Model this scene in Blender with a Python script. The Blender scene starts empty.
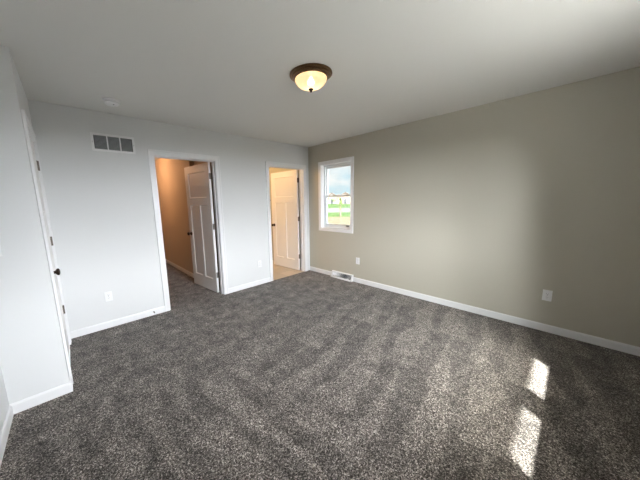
import bpy, bmesh, math, random
from mathutils import Vector, Matrix
S = bpy.context.scene
C = S.collection
PI = math.pi
rnd = random.Random(4)

# ------------------------------------------------------------------ camera
def cam_basis(pitch, roll, yaw):
    f = Vector((math.sin(yaw)*math.cos(pitch), math.cos(yaw)*math.cos(pitch), math.sin(pitch)))
    r = Vector((math.cos(yaw), -math.sin(yaw), 0)); u = r.cross(f)
    return r*math.cos(roll)+u*math.sin(roll), u*math.cos(roll)-r*math.sin(roll), f
cd = bpy.data.cameras.new('camera'); cam = bpy.data.objects.new('camera', cd); C.objects.link(cam)
r_, u_, f_ = cam_basis(-.1559, -.0254, .7293)
cam.matrix_world = Matrix(((r_.x,u_.x,-f_.x,-3.6457),(r_.y,u_.y,-f_.y,-3.5992),(r_.z,u_.z,-f_.z,1.4497),(0,0,0,1)))
cd.sensor_width = 36; cd.sensor_fit = 'HORIZONTAL'; cd.lens = 250.8127/640*36
cd.shift_x = (320-294.057)/640; cd.shift_y = 0; cd.clip_start = .02; cd.clip_end = 1000
S.camera = cam

# ------------------------------------------------------------------ exposure
S.view_settings.view_transform = 'Standard'; S.view_settings.look = 'None'
S.view_settings.gamma = 1; S.view_settings.use_curve_mapping = False
S.view_settings.exposure = 0.0

# ------------------------------------------------------------------ sun and sky
SUN_AZ = math.radians(41); SUN_EL = math.radians(46.7)
travel = Vector((math.sin(SUN_AZ)*math.cos(SUN_EL), math.cos(SUN_AZ)*math.cos(SUN_EL), -math.sin(SUN_EL)))
sd = bpy.data.lights.new('sun', 'SUN'); sun = bpy.data.objects.new('sun', sd); C.objects.link(sun)
sd.energy = 38; sd.angle = math.radians(.9); sd.color = (1, .99, .95)
sun.rotation_mode = 'QUATERNION'; sun.rotation_quaternion = travel.to_track_quat('-Z', 'Y')
sun.location = (-6, -10, 12)

w = bpy.data.worlds.new('sky'); S.world = w; w.use_nodes = True
nt = w.node_tree; N = nt.nodes; L = nt.links; N.clear()
def nd(t, **k):
    n = N.new(t)
    for a, b in k.items(): setattr(n, a, b)
    return n
tc = nd('ShaderNodeTexCoord')
nz = nd('ShaderNodeTexNoise'); nz.inputs['Scale'].default_value = 5; nz.inputs['Detail'].default_value = 5; nz.inputs['Roughness'].default_value = .6
mp = nd('ShaderNodeMapping'); mp.inputs['Scale'].default_value = (1, 1, 2.6)
L.new(tc.outputs['Generated'], mp.inputs[0]); L.new(mp.outputs[0], nz.inputs['Vector'])
cr = nd('ShaderNodeValToRGB')
cr.color_ramp.elements[0].position = .42; cr.color_ramp.elements[0].color = (.72, .92, 1.0, 1)
cr.color_ramp.elements[1].position = .58; cr.color_ramp.elements[1].color = (1.0, 1.04, 1.06, 1)
L.new(nz.outputs['Fac'], cr.inputs[0])
dt = nd('ShaderNodeVectorMath', operation='DOT_PRODUCT'); dt.inputs[1].default_value = tuple(-travel)
L.new(tc.outputs['Generated'], dt.inputs[0])
mx = nd('ShaderNodeMath', operation='MAXIMUM'); mx.inputs[1].default_value = 0; L.new(dt.outputs['Value'], mx.inputs[0])
pw = nd('ShaderNodeMath', operation='POWER'); pw.inputs[1].default_value = 45; L.new(mx.outputs[0], pw.inputs[0])
ml = nd('ShaderNodeMath', operation='MULTIPLY'); ml.inputs[1].default_value = 340; L.new(pw.outputs[0], ml.inputs[0])
bg = nd('ShaderNodeBackground'); bg.inputs['Strength'].default_value = 1.0; L.new(cr.outputs[0], bg.inputs[0])
bg2 = nd('ShaderNodeBackground'); bg2.inputs['Color'].default_value = (1, .96, .88, 1); L.new(ml.outputs[0], bg2.inputs['Strength'])
ad = nd('ShaderNodeAddShader'); L.new(bg.outputs[0], ad.inputs[0]); L.new(bg2.outputs[0], ad.inputs[1])
wo = nd('ShaderNodeOutputWorld'); L.new(ad.outputs[0], wo.inputs[0])

def area(name, loc, target, sx, sy, e, col, spread=180):
    a = bpy.data.lights.new(name, 'AREA'); a.shape = 'RECTANGLE'; a.size = sx; a.size_y = sy
    a.energy = e; a.color = col; a.spread = math.radians(spread)
    o = bpy.data.objects.new(name, a); C.objects.link(o); o.location = loc
    o.rotation_mode = 'QUATERNION'; o.rotation_quaternion = (Vector(target)-Vector(loc)).to_track_quat('-Z', 'Y')
    return o
# added fill lamp standing in for clouds, beyond the two windows behind the camera
area('rear_fill_area', (-2.9, -9.8, 3.8), (-1.9, -4.4, 1.7), 12, 4.6, 14000, (.94, .94, .99))
def point(name, loc, e, col, r=.06):
    a = bpy.data.lights.new(name, 'POINT'); a.energy = e; a.color = col; a.shadow_soft_size = r
    o = bpy.data.objects.new(name, a); C.objects.link(o); o.location = loc; return o
point('hall_lamp', (-2.6, 2.5, 2.2), 22, (1, .56, .30), .1)
point('bathroom_lamp', (-1.5, 1.5, 2.25), 58, (1, .66, .32), .25)

# ------------------------------------------------------------------ materials
def mat(name, col, rough=.6, metal=0, spec=.5):
    m = bpy.data.materials.new(name); m.use_nodes = True; b = m.node_tree.nodes['Principled BSDF']
    b.inputs['Base Color'].default_value = (*col, 1); b.inputs['Roughness'].default_value = rough
    b.inputs['Metallic'].default_value = metal; b.inputs['Specular IOR Level'].default_value = spec
    return m
def bumped(m, scale, strength, dist=.002, detail=3, vary=None):
    t = m.node_tree; b = t.nodes['Principled BSDF']
    c = t.nodes.new('ShaderNodeTexCoord'); n = t.nodes.new('ShaderNodeTexNoise')
    n.inputs['Scale'].default_value = scale; n.inputs['Detail'].default_value = detail
    t.links.new(c.outputs['Object'], n.inputs['Vector'])
    k = t.nodes.new('ShaderNodeBump'); k.inputs['Strength'].default_value = strength; k.inputs['Distance'].default_value = dist
    t.links.new(n.outputs['Fac'], k.inputs['Height']); t.links.new(k.outputs[0], b.inputs['Normal'])
    if vary:
        r = t.nodes.new('ShaderNodeValToRGB'); base = b.inputs['Base Color'].default_value
        r.color_ramp.elements[0].position = .3; r.color_ramp.elements[1].position = .7
        r.color_ramp.elements[0].color = tuple(x*(1-vary) for x in base[:3])+(1,)
        r.color_ramp.elements[1].color = tuple(min(1, x*(1+vary)) for x in base[:3])+(1,)
        t.links.new(n.outputs['Fac'], r.inputs[0]); t.links.new(r.outputs[0], b.inputs['Base Color'])
    return m
M = {}
M['white_wall'] = bumped(mat('white_wall_paint', (.73, .735, .74), .75, spec=.25), 260, .12, .001)
M['taupe'] = bumped(mat('taupe_wall_paint', (.50, .475, .40), .5, spec=.3), 260, .12, .001)
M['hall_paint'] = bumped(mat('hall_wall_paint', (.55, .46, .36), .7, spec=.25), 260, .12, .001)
M['ceiling'] = bumped(mat('ceiling_paint', (.77, .765, .74), .9, spec=.1), 180, .25, .002)
M['trim'] = bumped(mat('white_trim_enamel', (.82, .82, .83), .35, spec=.5), 40, .02)
M['door'] = bumped(mat('white_door_enamel', (.78, .77, .76), .38, spec=.5), 60, .03)
M['bronze'] = bumped(mat('oil_rubbed_bronze', (.05, .033, .024), .34, .9), 90, .05, vary=.25)
M['pan'] = bumped(mat('brushed_bronze_pan', (.16, .095, .05), .3, .95), 90, .05, vary=.2)
M['nickel'] = mat('dull_hinge_metal', (.17, .145, .12), .42, .7)
M['plate'] = mat('white_plastic', (.84, .84, .85), .35)
M['slot'] = mat('dark_slot', (.03, .03, .03), .7)
M['louvre'] = mat('grey_louvre_enamel', (.36, .37, .38), .6)
M['grey'] = mat('grey_duct_interior', (.12, .125, .135), .7)
M['vinyl_window'] = mat('white_vinyl_window', (.80, .82, .83), .35)
M['steel'] = mat('spring_steel', (.35, .34, .33), .35, .9)
M['siding'] = mat('exterior_wall_skin', (.5, .5, .5), .8)
# glass
m = bpy.data.materials.new('window_glass'); m.use_nodes = True; t = m.node_tree; t.nodes.clear()
o = t.nodes.new('ShaderNodeOutputMaterial'); tr = t.nodes.new('ShaderNodeBsdfTransparent'); gl = t.nodes.new('ShaderNodeBsdfGlossy')
gl.inputs['Roughness'].default_value = .02; tr.inputs[0].default_value = (.96, .98, .975, 1)
lw = t.nodes.new('ShaderNodeLayerWeight'); lw.inputs['Blend'].default_value = .5
fp = t.nodes.new('ShaderNodeMath'); fp.operation = 'POWER'; fp.inputs[1].default_value = 5; t.links.new(lw.outputs['Facing'], fp.inputs[0])
fr = t.nodes.new('ShaderNodeMath'); fr.operation = 'MULTIPLY_ADD'; fr.inputs[1].default_value = .9; fr.inputs[2].default_value = .03; t.links.new(fp.outputs[0], fr.inputs[0])
mi = t.nodes.new('ShaderNodeMixShader')
t.links.new(fr.outputs[0], mi.inputs[0]); t.links.new(tr.outputs[0], mi.inputs[1]); t.links.new(gl.outputs[0], mi.inputs[2]); t.links.new(mi.outputs[0], o.inputs[0])
M['glass'] = m
# lamp bowl: alabaster glass, lit from inside
m = bpy.data.materials.new('alabaster_glass'); m.use_nodes = True; t = m.node_tree; t.nodes.clear()
o = t.nodes.new('ShaderNodeOutputMaterial'); tl = t.nodes.new('ShaderNodeBsdfTranslucent'); tl.inputs[0].default_value = (1, .84, .58, 1)
df = t.nodes.new('ShaderNodeBsdfGlossy'); df.inputs['Roughness'].default_value = .25; df.inputs[0].default_value = (.9, .9, .9, 1)
c = t.nodes.new('ShaderNodeTexCoord'); n = t.nodes.new('ShaderNodeTexNoise'); n.inputs['Scale'].default_value = 14; n.inputs['Distortion'].default_value = 2.5
t.links.new(c.outputs['Object'], n.inputs['Vector'])
r = t.nodes.new('ShaderNodeValToRGB'); r.color_ramp.elements[0].color = (1, .68, .36, 1); r.color_ramp.elements[1].color = (1, .80, .50, 1)
t.links.new(n.outputs['Fac'], r.inputs[0])
em = t.nodes.new('ShaderNodeEmission'); em.inputs['Strength'].default_value = .66; t.links.new(r.outputs[0], em.inputs[0])
m1 = t.nodes.new('ShaderNodeMixShader'); m1.inputs[0].default_value = .06
t.links.new(tl.outputs[0], m1.inputs[1]); t.links.new(df.outputs[0], m1.inputs[2])
rf = t.nodes.new('ShaderNodeBsdfRefraction'); rf.inputs['Roughness'].default_value = .32; rf.inputs['IOR'].default_value = 1.03
m2 = t.nodes.new('ShaderNodeMixShader'); m2.inputs[0].default_value = .3; t.links.new(m1.outputs[0], m2.inputs[1]); t.links.new(rf.outputs[0], m2.inputs[2]); m1 = m2
a1 = t.nodes.new('ShaderNodeAddShader'); t.links.new(m1.outputs[0], a1.inputs[0]); t.links.new(em.outputs[0], a1.inputs[1]); t.links.new(a1.outputs[0], o.inputs[0])
M['alabaster'] = m
# carpet
m = mat('grey_brown_frieze_carpet', (.1, .09, .085), .95, spec=.08); t = m.node_tree; b = t.nodes['Principled BSDF']
K = t.links
def T(ty, **k):
    n = t.nodes.new(ty)
    for a, v in k.items(): setattr(n, a, v)
    return n
c = T('ShaderNodeTexCoord')
v = T('ShaderNodeTexVoronoi'); v.inputs['Scale'].default_value = 200
nzf = T('ShaderNodeTexNoise'); nzf.inputs['Scale'].default_value = 150; nzf.inputs['Detail'].default_value = 2
K.new(c.outputs['Object'], v.inputs['Vector']); K.new(c.outputs['Object'], nzf.inputs['Vector'])
sp = T('ShaderNodeSeparateColor'); K.new(v.outputs['Color'], sp.inputs[0])
fl = T('ShaderNodeValToRGB'); e = fl.color_ramp.elements
e[0].position = 0; e[0].color = (.022, .017, .014, 1); e[1].position = 1; e[1].color = (.56, .50, .455, 1)
for p_, c_ in ((.25, (.045, .036, .030, 1)), (.50, (.11, .096, .086, 1)), (.75, (.20, .175, .156, 1)), (.90, (.32, .285, .258, 1))):
    q = e.new(p_); q.color = c_
K.new(sp.outputs[0], fl.inputs[0])
# vacuum strokes: interlocking wedges where the pile leans one way or the other
wob = T('ShaderNodeTexNoise'); wob.inputs['Scale'].default_value = 1.3; wob.inputs['Detail'].default_value = 2; K.new(c.outputs['Object'], wob.inputs['Vector'])
def Mt(op, a, b=None, c_=None):
    n = T('ShaderNodeMath', operation=op)
    for i_, v_ in enumerate((a, b, c_)):
        if v_ is None: continue
        if isinstance(v_, (int, float)): n.inputs[i_].default_value = v_
        else: K.new(v_, n.inputs[i_])
    return n.outputs[0]
def stroke(angle, pitch, length, wobble, off):
    mp = T('ShaderNodeMapping'); mp.inputs['Rotation'].default_value = (0, 0, angle); mp.inputs['Location'].default_value = (off, off*.37, 0)
    K.new(c.outputs['Object'], mp.inputs[0]); sp_ = T('ShaderNodeSeparateXYZ'); K.new(mp.outputs[0], sp_.inputs[0])
    yy = Mt('ADD', sp_.outputs['Y'], Mt('MULTIPLY', wob.outputs['Fac'], wobble))
    tri = Mt('DIVIDE', Mt('PINGPONG', yy, pitch), pitch)
    row = Mt('FLOOR', Mt('DIVIDE', yy, 2*pitch))
    saw = Mt('FRACT', Mt('ADD', Mt('DIVIDE', sp_.outputs['X'], length), Mt('FRACT', Mt('MULTIPLY', row, .37))))
    d = Mt('SUBTRACT', tri, Mt('ADD', Mt('MULTIPLY', saw, .9), .05))
    mr = T('ShaderNodeMapRange', interpolation_type='SMOOTHSTEP'); mr.inputs['From Min'].default_value = -.10; mr.inputs['From Max'].default_value = .10; K.new(d, mr.inputs[0])
    return mr.outputs[0]
s1 = stroke(math.radians(-11), .15, 2.1, .30, 3.1); s2 = stroke(math.radians(88), .12, 1.3, .40, 8.4)
sx = T('ShaderNodeSeparateXYZ'); K.new(c.outputs['Object'], sx.inputs[0])
gx = T('ShaderNodeMapRange', interpolation_type='SMOOTHSTEP'); gx.inputs['From Min'].default_value = -2.75; gx.inputs['From Max'].default_value = -2.35; K.new(sx.outputs['X'], gx.inputs[0])
mxs = T('ShaderNodeMix', data_type='FLOAT'); K.new(gx.outputs[0], mxs.inputs[0]); K.new(s2, mxs.inputs[2]); K.new(s1, mxs.inputs[3])
pt = T('ShaderNodeTexNoise'); pt.inputs['Scale'].default_value = 7; pt.inputs['Detail'].default_value = 5; pt.inputs['Roughness'].default_value = .6; K.new(c.outputs['Object'], pt.inputs['Vector'])
pr_ = T('ShaderNodeMapRange'); pr_.inputs['From Min'].default_value = .32; pr_.inputs['From Max'].default_value = .68; K.new(pt.outputs['Fac'], pr_.inputs[0])
gy = T('ShaderNodeMapRange', interpolation_type='SMOOTHSTEP'); gy.inputs['From Min'].default_value = -2.1; gy.inputs['From Max'].default_value = -1.3
K.new(sx.outputs['Y'], gy.inputs[0]); gy.inputs['To Min'].default_value = .60; gy.inputs['To Max'].default_value = .88
ax = T('ShaderNodeMix', data_type='FLOAT'); K.new(gy.outputs[0], ax.inputs[0]); K.new(mxs.outputs[0], ax.inputs[2]); K.new(pr_.outputs[0], ax.inputs[3])
rm = T('ShaderNodeMapRange'); rm.inputs['To Min'].default_value = .45; rm.inputs['To Max'].default_value = 1.35; K.new(ax.outputs[0], rm.inputs[0])
mu = T('ShaderNodeVectorMath', operation='SCALE'); K.new(fl.outputs[0], mu.inputs[0]); K.new(rm.outputs[0], mu.inputs['Scale'])
K.new(mu.outputs[0], b.inputs['Base Color'])
bp = T('ShaderNodeBump'); bp.inputs['Strength'].default_value = .8; bp.inputs['Distance'].default_value = .006
K.new(nzf.outputs['Fac'], bp.inputs['Height']); K.new(bp.outputs[0], b.inputs['Normal'])
b.inputs['Sheen Weight'].default_value = .15
M['carpet'] = m
# bath vinyl tile
m = mat('tan_vinyl_tile', (.55, .47, .38), .35); t = m.node_tree
c = t.nodes.new('ShaderNodeTexCoord'); bk = t.nodes.new('ShaderNodeTexBrick'); bk.offset = 0
bk.inputs['Scale'].default_value = 1; bk.inputs['Brick Width'].default_value = .3; bk.inputs['Row Height'].default_value = .3; bk.inputs['Mortar Size'].default_value = .006
bk.inputs['Color1'].default_value = (.58, .50, .41, 1); bk.inputs['Color2'].default_value = (.50, .43, .35, 1); bk.inputs['Mortar'].default_value = (.42, .36, .30, 1)
t.links.new(c.outputs['Object'], bk.inputs['Vector']); t.links.new(bk.outputs['Color'], t.nodes['Principled BSDF'].inputs['Base Color'])
M['vinyl'] = m
def ground_mat(name, c1, c2, scale):
    m = mat(name, c1, .95, spec=.05); t = m.node_tree
    c = t.nodes.new('ShaderNodeTexCoord'); n = t.nodes.new('ShaderNodeTexNoise'); n.inputs['Scale'].default_value = scale; n.inputs['Detail'].default_value = 4
    r = t.nodes.new('ShaderNodeValToRGB'); r.color_ramp.elements[0].position = .38; r.color_ramp.elements[1].position = .62
    r.color_ramp.elements[0].color = (*c1, 1); r.color_ramp.elements[1].color = (*c2, 1)
    t.links.new(c.outputs['Object'], n.inputs['Vector']); t.links.new(n.outputs['Fac'], r.inputs[0]); t.links.new(r.outputs[0], t.nodes['Principled BSDF'].inputs['Base Color'])
    return m
M['straw'] = ground_mat('straw_covered_soil', (.072, .054, .042), (.046, .046, .028), .9)
M['bounce_yard'] = ground_mat('pale_bounce_ground', (.40, .39, .37), (.35, .34, .33), .8)  # unseen yard, kept pale so it bounces light to the ceiling
M['grass'] = ground_mat('field_grass', (.023, .044, .017), (.031, .049, .019), .3)
M['road'] = ground_mat('pale_concrete', (.062, .062, .062), (.054, .054, .054), .5)
M['leaf'] = ground_mat('tree_leaves', (.04, .07, .02), (.07, .10, .03), 3)
M['bark'] = mat('bark', (.08, .06, .05), .9)
M['house_white'] = mat('white_house_siding', (.10, .10, .10), .8)
M['house_tan'] = mat('tan_house_siding', (.09, .072, .06), .8)
M['shingle'] = mat('brown_roof_shingles', (.07, .055, .05), .9)
M['dark_pane'] = mat('dark_far_pane', (.02, .025, .03), .1)

# ------------------------------------------------------------------ helpers
def box(bm, x0, x1, y0, y1, z0, z1, bev=0):
    r = bmesh.ops.create_cube(bm, size=1)
    vs = r['verts']
    for v in vs:
        v.co = Vector(((x0+x1)/2+v.co.x*(x1-x0), (y0+y1)/2+v.co.y*(y1-y0), (z0+z1)/2+v.co.z*(z1-z0)))
    if bev:
        es = list({e for v in vs for e in v.link_edges})
        bmesh.ops.bevel(bm, geom=es, offset=bev, segments=2, affect='EDGES', profile=.5)
def prism(bm, pts, axis, a, b):
    """pts: 2D outline (counter-clockwise in the two other axes), extruded along axis from a to b"""
    def P(p, t): return {'x': (t, p[0], p[1]), 'y': (p[0], t, p[1]), 'z': (p[0], p[1], t)}[axis]
    A = [bm.verts.new(P(p, a)) for p in pts]; B = [bm.verts.new(P(p, b)) for p in pts]
    n = len(pts); bm.faces.new(A); bm.faces.new(B[::-1])
    for i in range(n): bm.faces.new((A[i], B[i], B[(i+1) % n], A[(i+1) % n]))
def lathe(bm, prof, seg=48, mtx=None):
    rings = []
    for r, z in prof:
        if r < 1e-6: rings.append([bm.verts.new((0, 0, z))])
        else: rings.append([bm.verts.new((r*math.cos(2*PI*i/seg), r*math.sin(2*PI*i/seg), z)) for i in range(seg)])
    new = [v for q in rings for v in q]
    for a, b in zip(rings, rings[1:]):
        for i in range(seg):
            j = (i+1) % seg
            if len(a) == 1 and len(b) == 1: continue
            if len(a) == 1: bm.faces.new((a[0], b[i], b[j]))
            elif len(b) == 1: bm.faces.new((a[i], a[j], b[0]))
            else: bm.faces.new((a[i], a[j], b[j], b[i]))
    if mtx is not None: bmesh.ops.transform(bm, matrix=mtx, verts=new)
def obj(name, bm, m, parent=None, loc=None, smooth=False):
    bmesh.ops.recalc_face_normals(bm, faces=bm.faces)
    me = bpy.data.meshes.new(name); bm.to_mesh(me); bm.free(); me.materials.append(m)
    if smooth:
        for p in me.polygons: p.use_smooth = True
        me.set_sharp_from_angle(angle=math.radians(35))
    o = bpy.data.objects.new(name, me); C.objects.link(o)
    if parent is not None: o.parent = parent
    if loc is not None: o.location = loc
    return o
def tag(o, label=None, cat=None, group=None, kind=None):
    if label: o['label'] = label
    if cat: o['category'] = cat
    if group: o['group'] = group
    if kind: o['kind'] = kind
    return o
def empty(name, loc=(0, 0, 0), rz=0):
    o = bpy.data.objects.new(name, None); C.objects.link(o); o.location = loc; o.rotation_euler = (0, 0, rz); o.empty_display_size = .1
    return o
def boxes(lst, bev=0):
    bm = bmesh.new()
    for b in lst: box(bm, *b, bev)
    return bm
def copy_tree(o, parent=None):
    c = o.copy(); C.objects.link(c); c.parent = parent
    for ch in list(o.children): copy_tree(ch, c)
    return c

# ------------------------------------------------------------------ dimensions
H = 2.468; WX = -3.796; DY = -1.068; LX = -4.115; YB = -4.25; TA = .115; TB = .15
D1 = (-2.762, -1.935); D2 = (-.985, -.137)   # rough openings in the far wall, jamb to jamb faces added inside
DH = 2.065
BH = .081; BT = .012

# ------------------------------------------------------------------ structure
fl_ = bmesh.new()
box(fl_, LX-.15, 0, YB-.0, DY, -.06, 0); box(fl_, WX, 0, DY, 0, -.06, 0)
box(fl_, D1[0], D1[1], 0, TA, -.06, 0)                    # threshold of the hall door
box(fl_, -2.95, -1.87, TA, 5.2, -.06, 0)                  # hall carpet
tag(obj('floor', fl_, M['carpet']), 'speckled grey-brown carpet with vacuum strokes across bedroom and hall', 'carpet', kind='structure')
tag(obj('floor', boxes([(-1.85, 0, .02, 2.6, -.06, -.002), (D2[0], D2[1], 0, .02, -.06, -.002)]), M['vinyl']), 'tan vinyl tile floor behind the bathroom door', 'floor', kind='structure')
tag(obj('ceiling', boxes([(LX-.15, .15, YB-.14, 5.3, H, H+.14)]), M['ceiling']), 'flat white painted bedroom ceiling', 'ceiling', kind='structure')
# far wall, with two door openings
tag(obj('wall_far', boxes([(WX-.12, D1[0], 0, TA, -.05, H), (D1[0], D1[1], 0, TA, DH, H), (D1[1], D2[0], 0, TA, -.05, H), (D2[0], D2[1], 0, TA, DH, H), (D2[1], 0, 0, TA, -.05, H)]), M['white_wall']),
    'white wall with the return grille and the two open doorways', 'wall', kind='structure')
# right wall with the window opening (inner faces of the jamb)
W1 = dict(a=-1.020, b=-.320, z0=.905, z1=2.103)           # opening
tag(obj('wall_right', boxes([(0, TB, YB-.14, W1['a'], -.05, H), (0, TB, W1['a'], W1['b'], -.05, W1['z0']), (0, TB, W1['a'], W1['b'], W1['z1'], H), (0, TB, W1['b'], 2.7, -.05, H)]), M['taupe']),
    'taupe accent wall with the single window', 'wall', kind='structure')
# closet wall with a door opening seen edge-on
CD = (-.915, -.155)
tag(obj('wall_closet', boxes([(WX-.11, WX, DY, CD[0], -.05, H), (WX-.11, WX, CD[0], CD[1], DH, H), (WX-.11, WX, CD[1], 0, -.05, H), (LX-.12, WX-.11, DY, DY+.11, -.05, H)]), M['white_wall']),
    'white corner of the closet bump-out with a door seen edge-on', 'wall', kind='structure')
tag(obj('wall_left', boxes([(LX-.12, LX, YB-.14, DY, -.05, H)]), M['white_wall']), 'narrow strip of white side wall at the left edge', 'wall', kind='structure')
# rear wall behind the camera with the twin windows that let the sun in
RW = [(-2.035, -1.33), (-2.785, -2.085)]
RZ = (W1['z0'], W1['z1'])
tag(obj('wall_rear', boxes([(LX, RW[1][0], YB-.14, YB, -.05, H), (RW[1][0], RW[0][1], YB-.14, YB, -.05, RZ[0]), (RW[1][0], RW[0][1], YB-.14, YB, RZ[1], H),
    (RW[1][1], RW[0][0], YB-.14, YB, RZ[0], RZ[1]), (RW[0][1], 0, YB-.14, YB, -.05, H)]), M['taupe']), 'taupe wall behind the viewpoint with twin windows', 'wall', kind='structure')
# hall and bathroom shells
tag(obj('wall_hall', boxes([(-1.87, -1.85, TA, 1.0, -.05, H), (-1.95, -1.85, 1.0, 5.2, -.05, H), (-3.0, -2.95, TA, 5.2, -.05, H), (-3.0, -1.9, 5.2, 5.25, -.05, H)]), M['hall_paint']),
    'warm lit hallway wall seen through the left doorway', 'wall', kind='structure')
tag(obj('wall_bathroom', boxes([(-1.90, 0, 2.6, 2.65, -.05, H), (-1.849, -1.83, TA, 2.6, -.05, H)]), M['hall_paint']), 'bathroom wall beyond the right doorway', 'wall', kind='structure')
tag(obj('trim_6', boxes([(LX-.15, .15, -5.255, YB-.14, H, H+.12)]), M['trim']), 'roof eave outside above the rear windows', 'eave', kind='structure')
tag(obj('trim_7', boxes([(WX-.7, WX-.65, DY+.11, .0, -.05, H), (WX-.7, WX-.11, -.0, .03, -.05, H)]), M['white_wall']), 'inside walls of the closet', 'closet', kind='structure')

# baseboards: profiled with a small eased top
def bb_profile(h=BH, t=BT): return [(0, 0), (t, 0), (t, h-.014), (t-.004, h-.004), (t-.008, h), (0, h)]
def baseboard(name, axis, pos, sign, a, b, label, m=None):
    bm = bmesh.new(); pts = [(pos+sign*p, z) for p, z in bb_profile()]
    if axis == 'x': prism(bm, pts, 'x', a, b)
    else: prism(bm, pts, 'y', a, b)
    tag(obj(name, bm, m or M['trim']), label, 'baseboard', kind='structure'); 
CW = .066; RV = .006; CT = .016
baseboard('baseboard_far', 'x', 0, -1, WX, D1[0]+.015-CW, 'white baseboard left of the hall doorway')
baseboard('baseboard_middle', 'x', 0, -1, D1[1]-.015+CW, D2[0]+.015-CW, 'short white baseboard between the two doorways')
baseboard('baseboard_right', 'y', 0, -1, YB, -1.084, 'long white baseboard under the taupe wall')
baseboard('baseboard_corner', 'y', 0, -1, -.607, 0, 'short white baseboard between corner and floor register')
baseboard('baseboard_closet', 'x', DY, -1, LX, WX+BT, 'white baseboard across the closet bump-out face')
baseboard('baseboard_closet_side', 'y', WX, 1, DY, CD[0]+.01-CW, 'baseboard stub beside the closet door')
baseboard('baseboard_left', 'y', LX, 1, YB, DY-BT, 'white baseboard along the left side wall')
baseboard('baseboard_rear', 'x', YB, 1, LX, 0, 'white baseboard under the rear windows')
baseboard('baseboard_hall', 'y', -1.95, -1, 1.0, 5.2, 'baseboard along the warm hallway wall')

# door casings and jambs (flat craftsman stock with an eased backband edge)
def casing(name, a, b, top, label, face=0, sgn=-1, axis='x', depth=TA, inward=1):
    """a,b = rough opening; jamb boards 15 mm; casing stands off the face"""
    bm = bmesh.new(); J = .015; hh = top-J
    def B(u0, u1, v0, v1, z0, z1, bev=0):
        v0, v1 = sorted((face+v0, face+v1))
        if axis == 'x': box(bm, u0, u1, v0, v1, z0, z1, bev)
        else: box(bm, v0, v1, u0, u1, z0, z1, bev)
    d = -sgn*depth
    B(a, a+J, 0, d, 0, top); B(b-J, b, 0, d, 0, top); B(a+J, b-J, 0, d, hh, top)
    s0, s1 = -sgn*.045, -sgn*.075                              # stop strips
    B(a+J, a+J+.011, s0, s1, 0, hh); B(b-J-.011, b-J, s0, s1, 0, hh); B(a+J+.011, b-J-.011, s0, s1, hh-.011, hh)
    for s, t0, t1, x in ((1, 0, sgn*CT, 0),):
        ia, ib, it = a+J-RV, b-J+RV, hh+RV
        B(ia-CW+RV, ia, t0, t1*.75, 0, it); B(ib, ib+CW-RV, t0, t1*.75, 0, it); B(ia-CW+RV, ib+CW-RV, t0, t1*.75, it, it+CW-RV)
        # thicker outer band
        B(ia-CW, ia-CW+.018, t0, t1, 0, it+CW, .002); B(ib+CW-.018, ib+CW, t0, t1, 0, it+CW, .002); B(ia-CW+.018, ib+CW-.018, t0, t1, it+CW-.018, it+CW, .002)
    return tag(obj(name, bm, M['trim']), label, 'door frame', kind='structure')
casing('trim_1', D1[0], D1[1], DH, 'white casing and jamb around the hall doorway')
casing('trim_2', D2[0], D2[1], DH, 'white casing and jamb around the bathroom doorway by the corner')
casing('trim_3', CD[0], CD[1], DH, 'white casing and jamb around the closet door', face=WX, sgn=1, axis='y', depth=.11)

# doors: craftsman leaf, one wide panel over two tall ones. Local: hinge pivot at origin, leaf along -X, thickness +Y..0 (room face at y=0 side)
LW = .792; LH = 2.035; LT = .035
def make_door(width=LW, reach=1):
    root = empty('door')
    bm = bmesh.new(); z0 = .012; Wd = width
    x = lambda u: -.004-u                                      # u from the hinge edge
    st = .112
    def bx(u0, u1, za, zb, y0=0, y1=LT): box(bm, x(u1), x(u0), y0, y1, z0+za, z0+zb)
    bx(0, st, 0, LH); bx(Wd-st, Wd, 0, LH)
    bx(st, Wd-st, 0, .21); bx(st, Wd-st, 1.40, 1.52); bx(st, Wd-st, LH-.115, LH)
    mid = Wd/2; bx(mid-.05, mid+.05, .21, 1.40)
    rec = .010
    for (a, b, c, d) in ((st, mid-.05, .21, 1.40), (mid+.05, Wd-st, .21, 1.40), (st, Wd-st, 1.52, LH-.115)):
        bx(a, b, c, d, rec, LT-rec)
        # sloped sticking around each panel on both faces
        for y_out, y_in in ((0, rec), (LT, LT-rec)):
            k = .010
            o_ = [(x(a), z0+c), (x(b), z0+c), (x(b), z0+d), (x(a), z0+d)]
            i_ = [(x(a+k), z0+c+k), (x(b-k), z0+c+k), (x(b-k), z0+d-k), (x(a+k), z0+d-k)]
            for q in range(4):
                r = (q+1) % 4
                vs = [bm.verts.new((o_[q][0], y_out, o_[q][1])), bm.verts.new((o_[r][0], y_out, o_[r][1])), bm.verts.new((i_[r][0], y_in, i_[r][1])), bm.verts.new((i_[q][0], y_in, i_[q][1]))]
                bm.faces.new(vs)
    obj('door_leaf', bm, M['door'], root)
    # knobs on both faces
    for s, y in ((-1, 0), (1, LT)):
        kb = bmesh.new(); mt = Matrix.Translation((x(Wd-.062), y, .925)) @ Matrix.Rotation(-s*PI/2, 4, 'X') @ Matrix.Scale(reach, 4, (0, 0, 1))
        lathe(kb, [(0, 0), (.031, 0), (.031, .004), (.027, .009), (.013, .012), (.0115, .03), (.017, .036), (.026, .044), (.0285, .053), (.026, .062), (.017, .068), (0, .070)], 28, mt)
        obj('door_knob', kb, M['bronze'], root, smooth=True)
    lb = boxes([(x(Wd)-.0015, x(Wd)+.004, .006, LT-.006, .895, .955)]); obj('latch_plate', lb, M['nickel'], root)
    return root
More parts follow.
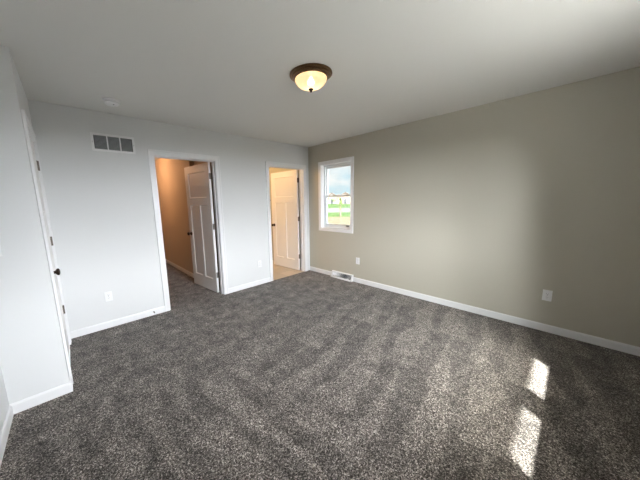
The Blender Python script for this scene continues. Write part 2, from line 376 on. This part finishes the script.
def add_hinges(root, heights=(1.845, 1.08, .30)):
    """knuckle on the pivot line at the hinge edge, leaf plate on the door edge"""
    for h in heights:
        bm = bmesh.new()
        for i in range(5):
            mt = Matrix.Translation((.002, LT+.007, h-.045+i*.018))
            lathe(bm, [(0, 0), (.0068, 0), (.0068, .0172), (0, .0172)], 14, mt)
        lathe(bm, [(0, .09), (.005, .09), (.0065, .093), (.004, .097), (0, .098)], 12, Matrix.Translation((.002, LT+.007, h-.045)))
        box(bm, -.004, -.001, .004, LT+.005, h-.045, h+.045)
        box(bm, -.001, .014, LT+.004, LT+.0065, h-.045, h+.045)
        obj('hinge', bm, M['nickel'], root, smooth=True)

def place_door(name, pivot, ang, label, mirror=False):
    r = make_door(); add_hinges(r); r.name = name
    # closed: leaf runs -X from the pivot with its knuckle side at +Y. ang > 0 swings it towards +Y (into the far room)
    P = Vector((.002, LT+.007, 0))
    r.rotation_euler = (0, 0, -ang)
    rot = Matrix.Rotation(-ang, 3, 'Z')
    r.location = Vector(pivot)-rot @ P
    tag(r, label, 'door', kind='structure'); return r
place_door('door_1', (D1[1]-.026, TA+.007, 0), math.radians(84.5), 'open white three-panel door swung into the warm lit hall')
place_door('door_2', (D2[1]-.024, TA+.007, 0), math.radians(87), 'open white three-panel door swung into the bathroom by the corner')
# closet door: closed, knuckles towards the bedroom, hinged next to the far wall
r = make_door(CD[1]-CD[0]-.038, .78); r.name = 'door_3'
for h in (1.835, 1.115, .40):
    bm = bmesh.new()
    for i in range(5): lathe(bm, [(0, 0), (.0068, 0), (.0068, .0172), (0, .0172)], 14, Matrix.Translation((.002, -.007, h-.045+i*.018)))
    box(bm, -.024, .018, -.003, .0005, h-.045, h+.045)
    obj('hinge', bm, M['nickel'], r, smooth=True)
r.rotation_euler = (0, 0, -PI/2-PI); r.location = (WX-.005, CD[1]-.017, 0)
tag(r, 'closed white closet door seen edge-on in the left bump-out', 'door', kind='structure')

# ------------------------------------------------------------------ windows
def make_window(name, wd, z0, z1, label, extra=True):
    """local frame: x along the wall (0..wd), y outwards (0 = inner wall face), z up"""
    root = empty(name)
    cw = .057; j = .010
    bm = boxes([(-cw+j, j, -.016, 0, z0-cw+j, z1+cw-j), (wd-j, wd+cw-j, -.016, 0, z0-cw+j, z1+cw-j), (j, wd-j, -.016, 0, z1-j, z1+cw-j), (j, wd-j, -.016, 0, z0-cw+j, z0+j)], .002)
    obj('casing', bm, M['trim'], root)
    bm = boxes([(0, .016, 0, .075, z0, z1), (wd-.016, wd, 0, .075, z0, z1), (.016, wd-.016, 0, .075, z1-.016, z1), (.016, wd-.016, 0, .075, z0, z0+.016)])
    obj('jamb_liner', bm, M['trim'], root)
    f = .045
    bm = boxes([(0, f, .075, .145, z0, z1), (wd-f, wd, .075, .145, z0, z1), (f, wd-f, .075, .145, z1-f, z1), (f, wd-f, .075, .145, z0, z0+f)])
    obj('frame', bm, M['vinyl_window'], root)
    zm = (z0+z1)/2+.01; s = .030
    def sash(zb, zt, y0, y1, bot, top, nm):
        bm = boxes([(f, f+s, y0, y1, zb, zt), (wd-f-s, wd-f, y0, y1, zb, zt), (f+s, wd-f-s, y0, y1, zb, zb+bot), (f+s, wd-f-s, y0, y1, zt-top, zt)])
        o = obj('sash', bm, M['vinyl_window'], root)
        obj('pane', boxes([(f+s-.003, wd-f-s+.003, (y0+y1)/2-.002, (y0+y1)/2+.002, zb+bot-.003, zt-top+.003)]), M['glass'], o)
        return o
    lo = sash(z0+f, zm+.018, .080, .105, .042, .036, 'lower'); sash(zm-.018, z1-f, .110, .135, .036, .034, 'upper')
    bm = bmesh.new(); box(bm, wd/2-.03, wd/2+.03, .084, .104, zm+.018, zm+.026, .002); lathe(bm, [(0, 0), (.010, 0), (.009, .008), (0, .009)], 16, Matrix.Translation((wd/2, .094, zm+.026)))
    box(bm, wd/2-.004, wd/2+.026, .088, .098, zm+.027, zm+.034, .001)
    obj('sash_lock', bm, M['vinyl_window'], lo)
    bm = boxes([(wd-f-.12, wd-f-.05, .076, .080, z0+f+.008, z0+f+.030)]); obj('vent_latch', bm, M['grey'], lo)
    return tag(root, label, 'window', kind='structure')
w1 = make_window('window_1', W1['b']-W1['a'], W1['z0'], W1['z1'], 'white single-hung window in the taupe wall near the corner')
# x axis of the window runs along -Y of the room, its y axis along +X
w1.matrix_world = Matrix(((0, 1, 0, 0), (-1, 0, 0, W1['b']), (0, 0, 1, 0), (0, 0, 0, 1)))
for i, (a, b) in enumerate(RW):
    q = copy_tree(w1); q.name = 'window_%d' % (i+2)
    q.matrix_world = Matrix(((-1*(b-a)/(W1['b']-W1['a']), 0, 0, b), (0, -1, 0, YB), (0, 0, 1, 0), (0, 0, 0, 1)))
    q['label'] = ('rear window nearer the taupe wall, behind the viewpoint', 'rear window farther from the taupe wall, behind the viewpoint')[i]

# ------------------------------------------------------------------ ceiling light
cl = empty('ceiling_light', (-2.027, -2.045, H))
bm = bmesh.new(); lathe(bm, [(0, 0), (.170, 0), (.174, -.003), (.174, -.009), (.166, -.014), (.158, -.014), (.158, -.021), (.151, -.027), (.142, -.028), (.140, -.034), (.131, -.037), (.122, -.034), (.120, -.020), (0, -.018)], 64)
obj('metal_pan', bm, M['pan'], cl, smooth=True)
bm = bmesh.new()
outer = [(.122, -.030), (.129, -.034), (.130, -.041), (.126, -.054), (.113, -.074), (.091, -.092), (.062, -.105), (.030, -.112), (0, -.114)]
lathe(bm, outer, 64); obj('glass_bowl', bm, M['alabaster'], cl, smooth=True)
bm = bmesh.new(); lathe(bm, [(0, -.112), (.019, -.113), (.021, -.119), (.012, -.124), (.010, -.127), (.012, -.131), (.009, -.137), (0, -.139)], 24)
obj('finial', bm, M['bronze'], cl, smooth=True)
me_ = bpy.data.materials.new('lit_bulb'); me_.use_nodes = True; b_n = me_.node_tree.nodes['Principled BSDF']
b_n.inputs['Emission Color'].default_value = (1, .86, .62, 1); b_n.inputs['Emission Strength'].default_value = 9
bm = bmesh.new(); lathe(bm, [(0, -.020), (.012, -.022), (.013, -.034), (.024, -.046), (.029, -.058), (.026, -.071), (.014, -.080), (0, -.083)], 28); obj('bulb', bm, me_, cl, smooth=True)
tag(cl, 'round flush ceiling light with bronze pan and glowing alabaster glass bowl', 'ceiling light')


# ------------------------------------------------------------------ smoke detector
sm = empty('smoke_detector', (-3.19, -.445, H))
bm = bmesh.new(); lathe(bm, [(0, 0), (.070, 0), (.071, -.006), (.069, -.012), (.063, -.014), (0, -.014)], 48); obj('mounting_base', bm, M['plate'], sm, smooth=True)
bm = bmesh.new(); lathe(bm, [(.055, -.012), (.055, -.018), (.064, -.020), (.065, -.030), (.056, -.040), (.040, -.044), (.038, -.041), (.020, -.041), (.018, -.047), (0, -.048)], 48); obj('cover', bm, M['plate'], sm, smooth=True)
bm = bmesh.new(); lathe(bm, [(0, 0), (.007, 0), (.006, -.003), (0, -.003)], 16, Matrix.Translation((.012, -.030, -.041))); obj('test_button', bm, M['slot'], sm, smooth=True)
tag(sm, 'round white smoke detector on the ceiling near the return grille', 'smoke detector')

# ------------------------------------------------------------------ return air grille
vx0, vx1, vz0, vz1 = -3.358, -2.948, 2.046, 2.238
gr = empty('return_air_grille', ((vx0+vx1)/2, 0, vz0)); gw = (vx1-vx0)/2; gh = vz1-vz0
b_ = .024
bm = boxes([(-gw, -gw+b_, -.010, 0, 0, gh), (gw-b_, gw, -.010, 0, 0, gh), (-gw+b_, gw-b_, -.010, 0, 0, b_), (-gw+b_, gw-b_, -.010, 0, gh-b_, gh)])
pw_ = (2*gw-2*b_)/3
for k in (1, 2): box(bm, -gw+b_+k*pw_-.006, -gw+b_+k*pw_+.006, -.010, 0, b_, gh-b_)
obj('frame', bm, M['plate'], gr)
obj('duct_backing', boxes([(-gw+.01, gw-.01, -.0015, 0, .01, gh-.01)]), M['slot'], gr)
for k in range(3):
    bm = bmesh.new(); x0 = -gw+b_+k*pw_+.006; x1 = x0+pw_-.012; n = 11
    for i in range(n):
        z = b_+.004+(gh-2*b_-.006)*i/n
        prism(bm, [(-.0085, z), (-.0075, z), (-.0015, z+.0095), (-.0025, z+.0095)], 'x', x0, x1)
    obj('louvre_panel', bm, M['louvre'], gr)
bm = bmesh.new()
bm.free()
for sx_ in (-1, 1):
    bm = bmesh.new(); lathe(bm, [(0, 0), (.004, 0), (.003, .0015), (0, .002)], 12, Matrix.Translation((sx_*(gw-.012), -.010, gh/2)) @ Matrix.Rotation(PI/2, 4, 'X'))
    obj('screw', bm, M['steel'], gr)
tag(gr, 'white rectangular return grille with three grey louvred panels high on the wall', 'vent')

# ------------------------------------------------------------------ outlets and switch
def make_outlet():
    r = empty('wall_outlet'); bm = bmesh.new(); box(bm, -.036, .036, -.006, 0, -.059, .059, .0025); obj('cover_plate', bm, M['plate'], r)
    for zc in (-.0195, .0195):
        bm = bmesh.new(); pts = []
        for i in range(24):
            a = 2*PI*i/24; pts.append((max(-.0145, min(.0145, .0172*math.cos(a))), zc+.0150*math.sin(a)))
        prism(bm, pts, 'y', -.0085, -.0055); f = obj('receptacle', bm, M['plate'], r)
        bm = boxes([(-.0075, -.0055, -.0092, -.0084, zc-.002, zc+.006), (.0055, .0075, -.0092, -.0084, zc-.002, zc+.006), (-.002, .002, -.0092, -.0084, zc-.009, zc-.005)])
        obj('slots', bm, M['slot'], f)
    bm = bmesh.new(); lathe(bm, [(0, 0), (.003, 0), (.0025, .001), (0, .0015)], 12, Matrix.Translation((0, -.006, 0)) @ Matrix.Rotation(PI/2, 4, 'X')); obj('screw', bm, M['steel'], r)
    return r
o0 = make_outlet()
for i, (loc, rz, lab) in enumerate((((-3.404, 0, .383), 0, 'white wall outlet below the return grille, left of the hall doorway'),
                                    ((-1.254, 0, .368), 0, 'white wall outlet on the white wall between the two doorways'),
                                    ((0, -1.168, .387), -PI/2, 'white wall outlet on the taupe wall near the floor register'),
                                    ((0, -3.495, .397), -PI/2, 'white wall outlet at the darker right end of the taupe wall'))):
    o = o0 if i == 0 else copy_tree(o0)
    o.location = loc; o.rotation_euler = (0, 0, rz); tag(o, lab, 'outlet', 'duplex outlets low on the walls')
sw = empty('light_switch', (-4.038, DY, 1.19))
bm = bmesh.new(); box(bm, -.036, .036, -.006, 0, -.059, .059, .0025); obj('cover_plate', bm, M['plate'], sw)
bm = bmesh.new(); prism(bm, [(-.006, -.033), (-.0075, -.033), (-.0105, .033), (-.006, .033)], 'x', -.0165, .0165); obj('rocker', bm, M['plate'], sw)
tag(sw, 'white rocker light switch at the left edge of the photo', 'light switch')

# ------------------------------------------------------------------ baseboard floor register
rg = empty('floor_register', (0, -.848, 0)); hw = .235; rh = .118; rd = .066
# local x runs along -Y of the room after turning, so build directly in room axes (y = along wall, x = -out)
bm = bmesh.new()
for s in (-1, 1):
    pts = [(0, 0), (-rd, 0), (-rd, .018), (-.022, rh), (0, rh)]
    prism(bm, pts, 'y', s*hw-(.014 if s > 0 else 0), s*hw+(0 if s > 0 else .014))
def face_strip(t0, t1, th=.003):
    p0 = Vector((-rd, .018)); p1 = Vector((-.022, rh)); d = p1-p0; nrm = Vector((-d.y, d.x)).normalized()
    a = p0+d*t0; b2 = p0+d*t1
    if nrm.x > 0: nrm = -nrm
    return [tuple(a), tuple(b2), tuple(b2-nrm*th), tuple(a-nrm*th)]
prism(bm, face_strip(0, .14), 'y', -hw+.014, hw-.014); prism(bm, face_strip(.84, 1), 'y', -hw+.014, hw-.014)
box(bm, -rd, -rd+.003, -hw, hw, 0, .018); box(bm, -.022, 0, -hw, hw, rh-.003, rh)
for yy in (-hw+.014, hw-.026): prism(bm, face_strip(.12, .86), 'y', yy, yy+.012)
obj('hood', bm, M['plate'], rg)
bm = bmesh.new()
nb = 22; p0 = Vector((-rd, .018)); p1 = Vector((-.022, rh))
for i in range(nb):
    u = (i+.5)/nb; yb_ = -hw+.03+(2*hw-.06)*u; lean = (u-.5)*2*.030
    fan = .25+(.5-u)*1.5
    vs = []
    a = p0+(p1-p0)*.14; b2 = p0+(p1-p0)*.85
    tw = math.cos(fan)*.016; ts = math.sin(fan)*.016
    for q, (pt_, ly) in enumerate(((a, -lean), (b2, lean))):
        for (ox, oy) in ((0, 0), (tw, ts), (tw+.0008, ts+.0012), (.0008, .0012)):
            vs.append(bm.verts.new((pt_.x+ox, yb_+ly*.6+oy, pt_.y)))
    A, B = vs[:4], vs[4:]
    bm.faces.new(A); bm.faces.new(B[::-1])
    for k in range(4): bm.faces.new((A[k], B[k], B[(k+1) % 4], A[(k+1) % 4]))
obj('fan_louvres', bm, M['plate'], rg)
obj('duct_backing', boxes([(-.010, 0, -hw+.014, hw-.014, .0, rh-.004)]), M['grey'], rg)
bm = bmesh.new(); box(bm, -rd+.012, -rd+.020, hw-.040, hw-.034, .05, .075, .001); obj('damper_lever', bm, M['plate'], rg)
tag(rg, 'white sloped baseboard register with fan louvres on the carpet below the window', 'floor register')

# ------------------------------------------------------------------ spring door stop
ds = empty('spring_door_stop', (-2.955, -BT, .045))
bm = bmesh.new(); lathe(bm, [(0, 0), (.011, 0), (.010, .004), (.005, .006), (0, .006)], 20, Matrix.Rotation(PI/2, 4, 'X')); obj('base', bm, M['steel'], ds, smooth=True)
bm = bmesh.new(); rings = []; turns = 15; per = 10
for i in range(turns*per+1):
    a = 2*PI*i/per; y = -.005-.058*i/(turns*per); cx, cz = .0048*math.cos(a), .0048*math.sin(a)
    ring = []
    for k in range(5):
        b = 2*PI*k/5; rr = .0048+.0011*math.cos(b)
        ring.append(bm.verts.new((rr*math.cos(a), y+.0011*math.sin(b), rr*math.sin(a))))
    rings.append(ring)
for a, b in zip(rings, rings[1:]):
    for k in range(5): bm.faces.new((a[k], a[(k+1) % 5], b[(k+1) % 5], b[k]))
obj('spring', bm, M['bronze'], ds, smooth=True)
bm = bmesh.new(); lathe(bm, [(0, .060), (.007, .061), (.0075, .070), (.006, .074), (0, .075)], 20, Matrix.Rotation(PI/2, 4, 'X')); obj('rubber_tip', bm, M['plate'], ds, smooth=True)
tag(ds, 'small spring door stop on the baseboard left of the hall doorway', 'door stop')

# ------------------------------------------------------------------ small dark fitting of unknown use on the bathroom door jamb
bm = bmesh.new(); lathe(bm, [(0, 0), (.013, 0), (.012, .005), (.006, .008), (.006, .016), (.010, .020), (.009, .026), (0, .028)], 20, Matrix.Translation((D2[0]+.015, .028, 1.463)) @ Matrix.Rotation(PI/2, 4, 'Y'))
tag(obj('jamb_fitting', bm, M['bronze'], smooth=True), 'small dark round fitting on the left jamb of the bathroom doorway', 'door fitting')

# ------------------------------------------------------------------ outdoors through the window
GZ = -.5; dirv = Vector((.80, .60)); perp = Vector((-.60, .80)); org = Vector((-3.65, -3.6))
def zone(name, d0, d1, m, label, dz=0, half=170, base=-.4):
    bm = bmesh.new()
    pts = [org+dirv*d0-perp*half, org+dirv*d1-perp*half, org+dirv*d1+perp*half, org+dirv*d0+perp*half]
    prism(bm, [tuple(p) for p in pts], 'z', GZ-.3, GZ+dz)
    tag(obj(name, bm, m), label, 'ground', kind='structure')
zone('ground_straw', 6.0, 29, M['straw'], 'straw covered new lawn outside the window')
zone('ground_grass', 29, 39, M['grass'], 'near strip of green grass outside the window')
zone('road', 39, 60, M['road'], 'pale street seen through the window', .0)
zone('ground_field', 60, 420, M['grass'], 'green field beyond the street')
# unseen yard slab, made pale to bounce light up through the rear windows
tag(obj('bounce_yard', boxes([(-8, 4, -14, YB-.14, GZ-.3, GZ+.02)]), M['bounce_yard']), 'unseen yard slab below the rear windows, made pale to bounce light', 'ground', kind='structure')
def house(c, rz, wd, dp, h, rise, wall, label, nwin=3):
    r = empty('house', (c[0], c[1], GZ), rz)
    bm = bmesh.new(); box(bm, -wd/2, wd/2, -dp/2, dp/2, 0, h)
    prism(bm, [(-dp/2, h), (dp/2, h), (0, h+rise)], 'x', -wd/2, wd/2); obj('walls', bm, wall, r)
    bm = bmesh.new(); e = .4; k = rise/(dp/2)
    for s in (-1, 1):
        prism(bm, [(s*(dp/2+e), h-k*e+.05), (0, h+rise+.05), (0, h+rise+.3), (s*(dp/2+e), h-k*e+.3)], 'x', -wd/2-e, wd/2+e)
    obj('roof', bm, M['shingle'], r)
    for i in range(nwin):
        x = -wd/2+wd*(i+.5)/nwin
        for s in (-1, 1):
            f = obj('window', boxes([(x-.7, x+.7, s*(dp/2)-.06, s*(dp/2)+.06, .95, 2.35)]), M['trim'], r)
            obj('pane', boxes([(x-.6, x+.6, s*(dp/2)-.08, s*(dp/2)+.08, 1.05, 2.25)]), M['dark_pane'], f)
    obj('door', boxes([(-wd/2-.05, -wd/2+.05, -.5, .5, 0, 2.1)]), M['dark_pane'], r)
    tag(r, label, 'house')
def at(px, d):
    # a point d metres away on the ground in the direction of a pixel column near the window
    t = (px-294.057)/250.8; v = (f_+r_*t); v = Vector((v.x, v.y)).normalized()
    return (org.x+v.x*d, org.y+v.y*d)
a0 = math.atan2(dirv.y, dirv.x)
house(at(345, 112), a0, 8, 7, 2.6, 2.1, M['house_tan'], 'tan gabled house far beyond the street, right in the window')
house(at(331, 128), a0+.15, 9, 7.5, 2.7, 2.2, M['house_white'], 'white gabled house far beyond the street, left in the window')
def tree(c, h, cr_, label, name='tree'):
    r = empty(name, (c[0], c[1], GZ)); bm = bmesh.new()
    lathe(bm, [(0, 0), (.10, 0), (.06, h*.5), (.03, h*.92), (0, h*.95)], 8)
    for k in range(6):
        a = k*2.4; z = h*(.4+.07*k); mt = Matrix.Translation((0, 0, z)) @ Matrix.Rotation(a, 4, 'Z') @ Matrix.Rotation(.9, 4, 'Y')
        lathe(bm, [(0, 0), (.03, 0), (.012, h*.2), (0, h*.21)], 5, mt)
    obj('trunk', bm, M['bark'], r)
    bm = bmesh.new()
    for i in range(int(90*cr_/.28) if cr_ > .5 else 70):
        a = rnd.random()*2*PI; z = h*(.38+.62*rnd.random()); q = cr_*math.sqrt(rnd.random())*math.sin(PI*min(1, max(.12, (z/h-.33)/.7)))
        p = Vector((q*math.cos(a), q*math.sin(a), z)); s = .10+.07*rnd.random()
        d1_ = Vector((rnd.gauss(0, 1), rnd.gauss(0, 1), rnd.gauss(0, 1))).normalized(); d2_ = d1_.orthogonal().normalized()
        vs = [bm.verts.new(p+d1_*s), bm.verts.new(p+d2_*s*.6), bm.verts.new(p-d1_*s), bm.verts.new(p-d2_*s*.6)]
        bm.faces.new(vs)
    me = obj('foliage', bm, M['leaf'], r)
    tag(r, label, 'tree')
tree(at(340.3, 30), 2.1, .2, 'young sapling on the grass strip centred in the window')
tree(at(326.5, 95), 3.4, 1.8, 'dark rounded tree across the street, left in the window')
tree(at(334, 100), 2.9, 1.5, 'dark rounded tree across the street, between the two houses')
